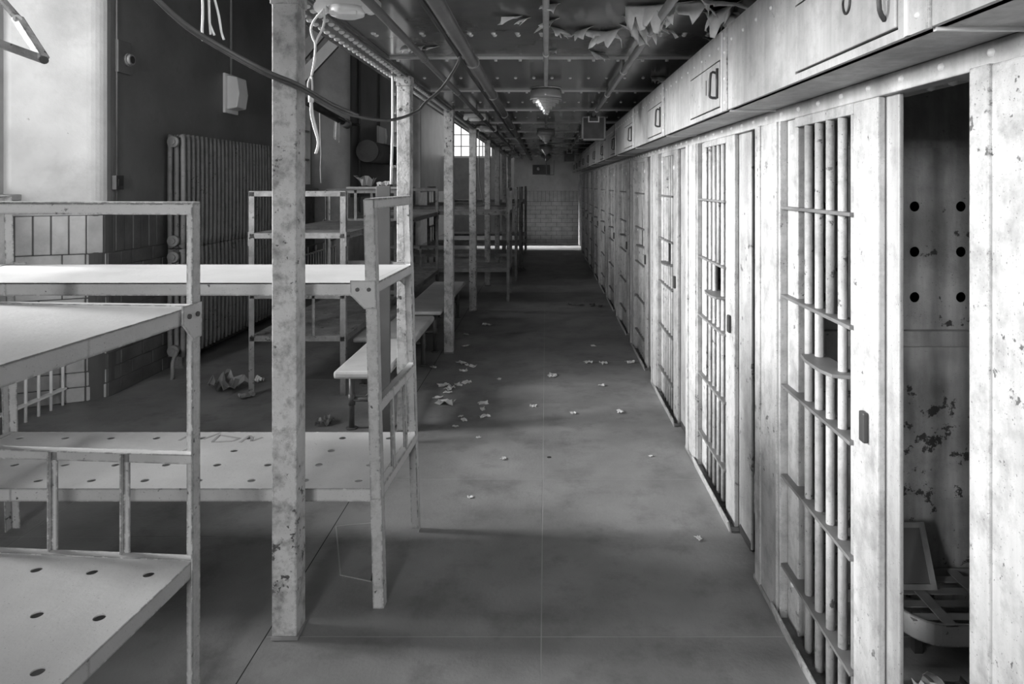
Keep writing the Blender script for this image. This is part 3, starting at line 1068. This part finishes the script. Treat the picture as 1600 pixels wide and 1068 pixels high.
tag(MB().cyl((XW + .02, 13.05, 1.2), (XW + .02, 13.05, 5), .02, 8).build('wall_pipe', 'pipe'), 'thin vertical pipe beside the fat duct', 'pipe')
for k, (px, D) in enumerate(((612, 5.0),)):
    tag(MB().tube([at(613.5, 118, 4.79), at(613.5, 200, 4.79), at(612, 250, 4.79), at(611, 288, 4.79)], .009, 8).build('conduit', 'white'), 'thin white conduit down the left edge of the second column', 'pipe')
# bracket lamp with rag
t = thing('bracket_lamp', 'dark tube lamp on an arm between the first two columns', 'light', at(512, 175, 10.5))
MB().cyl(at(478, 158, 9.6), at(541, 193, 10.9), .055, 14).build('tube', 'iron', t, world_off=True)
MB().cyl(at(536, 190, 10.75), at(543, 194, 10.95), .075, 14).build('end_cap', 'pipe_lt', t, world_off=True)
MB().tube([at(541, 193, 10.95), at(560, 195, 11.5), at(562, 195, 12.6)], .02, 8).build('arm', 'iron', t, world_off=True)
MB().tube([at(512, 173, 10.3), at(528, 183, 10.5), at(545, 191, 10.8)], .012, 6).build('edge_wire', 'pipe_lt', t, world_off=True)
def cloth(name, pts_top, pts_bot, D, n=8, m='paper'):
    mb = MB()
    rows = 7
    for j in range(rows):
        f = j / (rows - 1)
        for i in range(n):
            s_ = i / (n - 1)
            x = (pts_top[0][0] * (1 - s_) + pts_top[1][0] * s_) * (1 - f) + (pts_bot[0][0] * (1 - s_) + pts_bot[1][0] * s_) * f
            y = (pts_top[0][1] * (1 - s_) + pts_top[1][1] * s_) * (1 - f) + (pts_bot[0][1] * (1 - s_) + pts_bot[1][1] * s_) * f
            mb.v.append(at(x, y, D) + Vector((0, .025 * math.sin(s_ * 11), 0)))
    for j in range(rows - 1):
        for i in range(n - 1):
            a = j * n + i
            mb.f.append([a, a + 1, a + n + 1, a + n]); mb.sm.append(True)
    return mb.build(name, m, solid=.004)
tag(cloth('rag', ((523, 186), (532, 189)), ((521, 216), (531, 223)), 10.63), 'white rag hanging from the dark bracket lamp', 'rag')
tag(MB().tube(smoothpath([at(500, 170, 10.06), at(501, 215, 10.06), at(502, 240, 10.06), at(501, 265, 10.06), at(502, 286, 10.06)], 3), .012, 6).build('hanging_strip', 'paper'), 'long thin white strip hanging left of the rag', 'strip')
# diagonal braces high behind the first column
tag(MB().bar(at(462, 132, 7.6), Vector((-1.15, 7.6, 4.6)), .05, .12).build('diagonal_brace', 'pipe'), 'lower dark diagonal steel brace right of the nearest column', 'brace')
tag(MB().bar(at(458, 100, 8.0), Vector((-1.15, 8.0, 5.25)), .05, .14).build('diagonal_brace', 'pipe'), 'upper dark diagonal steel brace right of the nearest column', 'brace')

# bent window stay in the upper-left corner
t = thing('window_stay', 'bent chipped metal arm sticking in at the upper left corner', 'metal arm', at(68, 95, 3.2))
MB().bar(at(-30, -38, 3.2), at(29, 30, 3.2), .04, .02).build('arm', 'post', t, world_off=True)
MB().bar(at(27, 28, 3.19), at(68, 92, 3.15), .042, .03).build('arm', 'post', t, world_off=True)
MB().bar(at(68, 93, 3.16), at(-40, 54, 3.0), .032, .034).build('arm', 'rust', t, world_off=True)
MB().cyl(at(27, 29, 3.17), at(27, 29, 3.21), .018, 12).build('pivot', 'rivet', t, world_off=True)
MB().cyl(at(69, 94, 3.12), at(69, 94, 3.19), .018, 12).build('pivot', 'iron', t, world_off=True)

# ---- pipes along the ceiling
def ceil_pipe(label, X, z, r, m, d0, d1, step=1.5, mclamp='rivet'):
    t = thing('ceiling_pipe', label, 'pipe', (X, (d0 + d1) / 2, z), group='pipes under the aisle ceiling')
    MB().cyl((X, d0, z), (X, d1, z), r, 12).build('pipe', m, t, world_off=True)
    d = d0 + .55
    while d < d1:
        MB().cyl((X, d - .012, z), (X, d + .012, z), r * 1.25, 12).build('clamp', mclamp, t, world_off=True)
        MB().box(X - .008, X + .008, d - .008, d + .008, z, ZC).build('hanger', 'pipe', t, world_off=True)
        d += step
    return t
ceil_pipe('thick clad pipe under the ceiling left of the lamps', -.425, 2.455, .033, 'pipe', .4, 19.9, 1.5, 'pipe_lt')
ceil_pipe('dark conduit under the ceiling beside the girder', -.705, 2.475, .02, 'pipe', .4, 19.9, 1.5, 'pipe')
ceil_pipe('thin central conduit feeding the ribbed glass lamps', -.0, 2.50, .015, 'pipe_lt', .4, 19.9, 1.5)
ceil_pipe('grey conduit on the right leading to the square floodlights', .50, 2.475, .02, 'pipe_lt', .4, 14.6, 1.15)
tag(MB().tube([(-.475, .5, 2.44), (-.478, 1.5, 2.438), (-.47, 2.8, 2.442), (-.472, 4.5, 2.436), (-.47, 7, 2.44), (-.47, 10, 2.44)], .012, 6).build('ceiling_cable', 'iron'), 'thin dark cable clipped along the thick ceiling pipe', 'cable')

# ---- vapour-proof lamps
def make_lamp():
    t = thing('ceiling_lamp', '', 'lamp', group='ribbed glass lamps under the central conduit')
    MB().lathe((0, 0, 0), [(.05, 0), (.12, -.004), (.128, -.012), (.12, -.018), (.095, -.02)], 24).build('canopy', 'chrome', t)
    MB().lathe((0, 0, 0), [(.095, -.02), (.122, -.03), (.125, -.085), (.118, -.095)], 24).build('globe', 'lampglass', t)
    prof = []
    for i in range(4):
        r0 = .128 - i * .026
        z = -.095 - i * .024
        prof += [(r0, z), (r0, z - .011), (r0 - .022, z - .013), (r0 - .022, z - .0235)]
    prof.append((.025, -.20))
    MB().lathe((0, 0, 0), prof, 24, False).build('ribbed_cone', 'lampglass', t)
    MB().lathe((0, 0, 0), [(.02, -.195), (.022, -.21), (.008, -.218)], 12).build('finial', 'chrome', t)
    return t
lamp0 = make_lamp()
for i, (d, lab) in enumerate(((5.3, 'ribbed conical glass lamp nearest the camera under the ceiling'), (9.2, 'second ribbed glass lamp down the aisle'),
                              (13.1, 'third ribbed glass lamp down the aisle'), (17, 'last ribbed glass lamp before the end wall'))):
    o = lamp0 if i == 0 else copy_tree(lamp0)
    o.location = (0, d, 2.50)
    o['label'] = lab

# ---- square floodlights
def make_flood():
    t = thing('floodlight', '', 'floodlight', group='square floodlights on the right conduit')
    h = .125
    for a in ((-h, -h + .018, -.25, 0), (h - .018, h, -.25, 0), (-h, h, -.25, -.232), (-h, -.05, -.014, 0), (.05, h, -.014, 0)):
        MB().box(a[0], a[1], -.01, .12, a[2], a[3]).build('frame_side', 'pipe_lt', t, bevel=.002)
    MB().box(-h + .018, h - .018, .02, .11, -.232, -.012).build('glass', 'iron', t)
    MB().box(-.058, .058, -.014, .0, -.062, -.05).box(-.058, -.046, -.014, .0, -.05, 0).box(.046, .058, -.014, 0, -.05, 0).build('bracket', 'rivet', t)
    MB().cyl((0, .03, -.01), (0, .03, .035), .03, 10).build('mount', 'iron', t)
    return t
fd0 = make_flood()
for i, (x, d, lab) in enumerate(((.5, 7.15, 'square framed floodlight hanging on the right of the aisle ceiling'), (.5, 14.5, 'farther square floodlight near the end wall'))):
    o = fd0 if i == 0 else copy_tree(fd0)
    o.location = (x, d, 2.455)
    o['label'] = lab
t = thing('notice_frame', 'small pale hanging frame low under the far ceiling', 'frame', at(859, 272, 17.9))
for a, b in (((853, 250), (854, 273)), ((866, 250), (865, 273)), ((853, 273), (866, 273)), ((853, 251), (849, 243))):
    MB().bar(at(a[0], a[1], 17.9), at(b[0], b[1], 17.9), .02, .02).build('frame_side', 'pipe_lt', t, world_off=True)
t = thing('control_panel', 'dark panel with a small bulb high on the end wall', 'panel', (-.14, 19.95, 2.02))
MB().box(-.25, .25, 0, .05, 0, .28).build('panel', 'board', t, bevel=.01)
MB().lathe((-.08, -.03, .17), [(.01, -.05), (.04, -.03), (.045, 0), (.03, .035), (.01, .045)], 12).build('bulb', 'white', t)

# ---- fluorescent fixtures
def make_fix():
    t = thing('light_fixture', '', 'light fixture', group='broken white light fixtures beside the girder')
    MB().box(-.12, .12, -.04, .10, -.05, 0).build('channel', 'white', t, bevel=.006)
    for s_ in (-1, 1):
        MB().cyl((s_ * .10, -.045, -.055), (s_ * .10, .0, -.055), .026, 12).build('lamp_holder', 'white', t)
    MB().lathe((0, 0, -.05), [(.075, 0), (.07, -.03), (.045, -.04)], 18).build('socket_ring', 'white', t)
    MB().box(-.055, .055, -.06, -.045, -.09, -.075).build('clip', 'white', t)
    return t
fx0 = make_fix()
for i, (x, d, lab) in enumerate(((-.83, 2.85, 'white broken light fixture at the top edge with a dangling cord'), (-.79, 7.6, 'white broken light fixture above the third column'),
                                 (-.79, 9.2, 'small white broken fixture just beyond the third column'), (-.79, 14.2, 'white broken fixture far down the girder'), (-.79, 18, 'last white broken fixture near the end wall'))):
    o = fx0 if i == 0 else copy_tree(fx0)
    o.location = (x, d, ZC - .002)
    o['label'] = lab
    if i in (2,):
        o.rotation_euler = (.0, .0, .5)

# ---- cables and cords
cp = [at(215, -30, 2.3), at(262, 17, 2.35), at(300, 49, 2.4), at(350, 80, 2.45), at(420, 118, 2.5), at(470, 139, 2.6), at(520, 168, 2.8), at(560, 182, 3.0), at(610, 187.5, 3.2),
      at(650, 175, 3.4), at(665, 160, 3.5), at(690, 138, 3.6), at(712, 105, 3.65), at(719, 84, 3.65), at(716, 70, 3.65), at(705, 58, 3.65)]
tag(MB().tube(smoothpath(cp, 5), .0075, 8).build('cable', 'cable'), 'dark cable swagging across the upper left in front of the columns', 'cable')
cp2 = [p + Vector((-.006, -.012, .016)) for p in cp[:7]] + [cp[7] + Vector((0, -.006, .006))]
tag(MB().tube(smoothpath(cp2, 5), .0075, 8).build('cable', 'pipe'), 'second grey cable hanging alongside the dark cable', 'cable')
c1 = smoothpath([at(507, 14, 2.78), at(492, 30, 2.78), at(486, 45, 2.78), at(489, 60, 2.78), at(493, 70, 2.78), at(491, 95, 2.78), at(487, 118, 2.78)], 4)
c2_ = smoothpath([at(506, 14, 2.78), at(507, 30, 2.78), at(504, 45, 2.78), at(496, 60, 2.78), at(493, 72, 2.78), at(492, 95, 2.78), at(487, 118, 2.78)], 4)
t = thing('power_cord', 'knotted white cord dangling beside the nearest column', 'cord', at(487, 240, 2.78))
MB().tube(c1, .0045, 6).build('strand', 'cord', t, world_off=True)
MB().tube(c2_, .0045, 6).build('strand', 'cord', t, world_off=True)
MB().tube(smoothpath([at(487, 118, 2.78), at(482, 128, 2.775), at(482, 142, 2.775), at(486, 150, 2.775), at(488, 140, 2.775), at(487, 120, 2.775)], 4), .0045, 6).build('knot', 'cord', t, world_off=True)
MB().cyl(at(486, 145, 2.78), at(486, 160, 2.78), .011, 10).build('plug', 'white', t, world_off=True)
MB().tube(smoothpath([at(486, 158, 2.78), at(486, 178, 2.78), at(491, 200, 2.78), at(497, 222, 2.78), at(493, 240, 2.78)], 4), .0045, 6).build('strand', 'cord', t, world_off=True)
MB().tube(smoothpath([at(487, 158, 2.78), at(489, 180, 2.78), at(495, 205, 2.78), at(498, 225, 2.78), at(494, 240, 2.78)], 4), .0045, 6).build('strand', 'cord', t, world_off=True)
for i, w in enumerate(([(316, -20), (317, 20), (316, 45), (317, 64)], [(326, -20), (327, 25), (328, 40), (329, 54)], [(333, -10), (342, 25), (346, 50), (350, 62)], [(328, 38), (332, 48), (335, 55)])):
    tag(MB().tube(smoothpath([at(x, y, 3.0) for x, y in w], 4), .005, 6).build('loose_wire', 'cord'),
        ['leftmost white wire dangling at the top left', 'middle white wire dangling at the top left', 'rightmost white wire dangling at the top left', 'short white wire split from the middle one'][i], 'wire', 'white wires dangling at the top left')
tag(MB().tube(smoothpath([at(748, 190, 9.6), at(749, 230, 9.6), at(748, 270, 9.6), at(752, 300, 9.6), at(757, 322, 9.6)], 4), .008, 6).build('hanging_wire', 'pipe_lt'), 'thin pale wire hanging between the far columns', 'wire')

# ---- board, plank and papers
tag(MB().obox((-1.095, 4.6, .868), (.047, .01, .868), (0, 0, 0)).build('board', 'board', bevel=.003), 'narrow grey board standing upright behind the large bunk end', 'board')
tag(MB().box(-2.36, -1.66, 8.06, 8.32, 1.691, 1.715).build('plank', 'wood', bevel=.004), 'plank lying across the top of the dark bunk', 'plank')
def crumple(name, c, sx, sy, sz, seed, label, cat, group=None, m='paper', n=7):
    rnd = random.Random(seed)
    mb = MB()
    hs = [[rnd.uniform(0, sz) for _ in range(n)] for _ in range(n)]
    ang = rnd.uniform(0, 6.28)
    ca, sa = math.cos(ang), math.sin(ang)
    for i in range(n):
        for j in range(n):
            u, w = i / (n - 1) - .5, j / (n - 1) - .5
            r_ = 1 - .45 * rnd.random() * (1 if max(abs(u), abs(w)) > .45 else .2)
            x, y = u * sx * r_, w * sy * r_
            mb.v.append(Vector(c) + Vector((x * ca - y * sa, x * sa + y * ca, .003 + hs[i][j])))
    for i in range(n - 1):
        for j in range(n - 1):
            a = i * n + j
            mb.f.append([a, a + n, a + n + 1, a + 1]); mb.sm.append(False)
    return tag(mb.build(name, m, solid=.002), label, cat, group)
crumple('cardboard', (-2.18, 8.2, 1.715), .26, .22, .14, 5, 'crumpled cardboard lying on the plank over the dark bunk', 'cardboard', m='pipe_lt', n=5)
crumple('paper_wad', (-1.95, 8.2, 1.715), .16, .14, .07, 6, 'small wad of paper on the plank over the dark bunk', 'paper')
SC = [(692, 603, .10), (703, 608, .12), (716, 602, .08), (728, 599, .11), (697, 630, .16), (684, 622, .08), (755, 631, .09), (760, 508, .12), (728, 523, .09), (728, 541, .08), (677, 575, .08),
      (729, 571, .08), (738, 573, .09), (724, 580, .09), (720, 568, .1), (780, 593, .06), (863, 588, .11), (919, 567, .10), (943, 568, .11), (985, 567, .10), (927, 541, .07), (969, 644, .08), (895, 646, .06),
      (757, 652, .09), (725, 657, .07), (711, 667, .05), (787, 717, .05), (734, 777, .04), (1017, 713, .03), (1092, 842, .045), (754, 640, .07), (833, 635, .06), (720, 651, .05), (700, 614, .08), (939, 603, .07), (1049, 602, .06), (747, 684, .04)]
for i, (x, y, s_) in enumerate(SC):
    z_ = ('small pale paper scrap in the litter patch right of the bunk end' if x < 762 and 560 < y < 665 else
          'small pale paper scrap near the foot of the third column' if x < 780 and y < 560 else
          'small pale crumb on the bright floor beyond the bunk leg' if y > 665 else
          'small pale paper scrap in the shaded middle of the aisle')
    crumple('paper_scrap', fl(x, y), s_, s_ * .7, s_ * .22, 40 + i, z_, 'scrap', z_.replace('small pale paper scrap', 'scraps').replace('small pale crumb', 'crumbs'), n=5)
for i, (x, y, s_) in enumerate(((905, 477, .2), (925, 478, .22), (938, 479, .16), (890, 476, .15), (815, 422, .4))):
    crumple('debris', fl(x, y), s_, s_ * .4, s_ * .15, 90 + i, 'dark flat piece of debris far along the aisle floor', 'debris', 'dark debris far along the aisle floor', m='board', n=5)
for i, (x, y, s_, lab) in enumerate(((355, 608, .42, 'crumpled dark paper heap on the floor by the shaded bunk leg'), (384, 622, .14, 'smaller crumpled paper beside the heap by the shaded bunk leg'), (403, 596, .12, 'pale star-shaped paper scrap near the nearest column'), (508, 662, .16, 'dark folded paper on the floor left of the pale bench leg'))):
    crumple('crumpled_paper', fl(x, y), s_, s_ * .7, s_ * .35, 60 + i, lab, 'paper', m='paper' if i == 2 else 'pipe_lt')
tag(MB().lathe(fl(858, 714) + Vector((0, 0, .0)), [(.014, 0), (.014, .0015), (.01, .002)], 14).build('floor_hole_disc', 'black'), 'small round black disc standing in for a drain hole in the aisle floor', 'plug')  # black disc put where the floor has a dark drain hole

# ---- inside the open cell
t = thing('cell_bunk', 'low strap-metal bunk with rounded corner inside the open cell', 'bunk', (2.0, 2.66, 0))
zt = .15
d0_, d1_ = 2.47, 2.835
x0_, x1_ = 1.33, 3.1
rim = []
rr = .13
for i in range(9):
    a = math.pi + (math.pi / 2) * i / 8
    rim.append(Vector((x0_ + rr + rr * math.cos(a), d0_ + rr + rr * math.sin(a), 0)))
rim = [Vector((x0_, d1_, 0))] + rim + [Vector((x1_, d0_, 0))]
m = MB()
o_ = 0
for p in rim:
    for z in (zt - .075, zt + .005):
        m.v.append(Vector((p.x, p.y, z)))
for i in range(len(rim) - 1):
    m.f.append([2 * i, 2 * i + 2, 2 * i + 3, 2 * i + 1]); m.sm.append(False)
m.build('rim', 'bunk', t, world_off=True, solid=.008)
MB().box(x0_, x1_, d1_ - .006, d1_ + .002, zt - .04, zt + .005).build('rim', 'pipe_lt', t, world_off=True)
for i, y in enumerate((2.53, 2.61, 2.69, 2.77)):
    MB().box(x0_ + .02, x1_, y - .02, y + .02, zt - .006, zt - .002).build('strap', 'pipe_lt', t, world_off=True)
for i in range(8):
    x = x0_ + .14 + i * .21
    MB().box(x - .022, x + .022, d0_, d1_, zt - .002, zt + .002).build('strap', 'pipe_lt', t, world_off=True)
for x, y in ((x0_ + .06, d0_ + .09), (x0_ + .06, d1_ - .05), (x1_ - .1, d0_ + .03), (x1_ - .1, d1_ - .05)):
    MB().box(x - .015, x + .015, y - .015, y + .015, 0, zt - .005).build('leg', 'iron', t, world_off=True)
t = thing('picture_frame', 'small dark framed panel leaning on the bunk inside the open cell', 'frame', (1.49, 2.74, zt))
c_ = Vector((1.455, 2.74, zt + .11))
for dx_, dz_, hx_, hz_ in ((-.075, 0, .01, .11), (.075, 0, .01, .11), (0, .1, .085, .01), (0, -.1, .085, .01)):
    MB().obox(c_ + Vector((dx_, dz_ * .45, dz_)), (hx_, .008, hz_), (-.42, 0, 0)).build('frame_side', 'pipe_lt', t, world_off=True)
MB().obox(c_ + Vector((0, .004, 0)), (.075, .003, .1), (-.42, 0, 0)).build('panel', 'board', t, world_off=True)
for i, (x, y, s_) in enumerate(((1.5, 2.33, .15), (1.70, 2.36, .18), (1.42, 2.15, .15), (1.62, 2.18, .17), (1.34, 2.34, .14), (1.26, 2.14, .14), (1.82, 2.2, .18))):
    crumple('litter', (x, y, 0), s_, s_ * .8, s_ * .3, 130 + i, 'crumpled litter on the floor of the open cell', 'litter', 'litter on the floor of the open cell', m='paper' if i % 3 == 1 else 'rad')

# keep every light-blocking hall end closed
MB().box(-4.75, -4.45, D0 - .2, -4.6, 0, ZH).build('wall_corner', 'plaster_dark')['kind'] = 'structure'
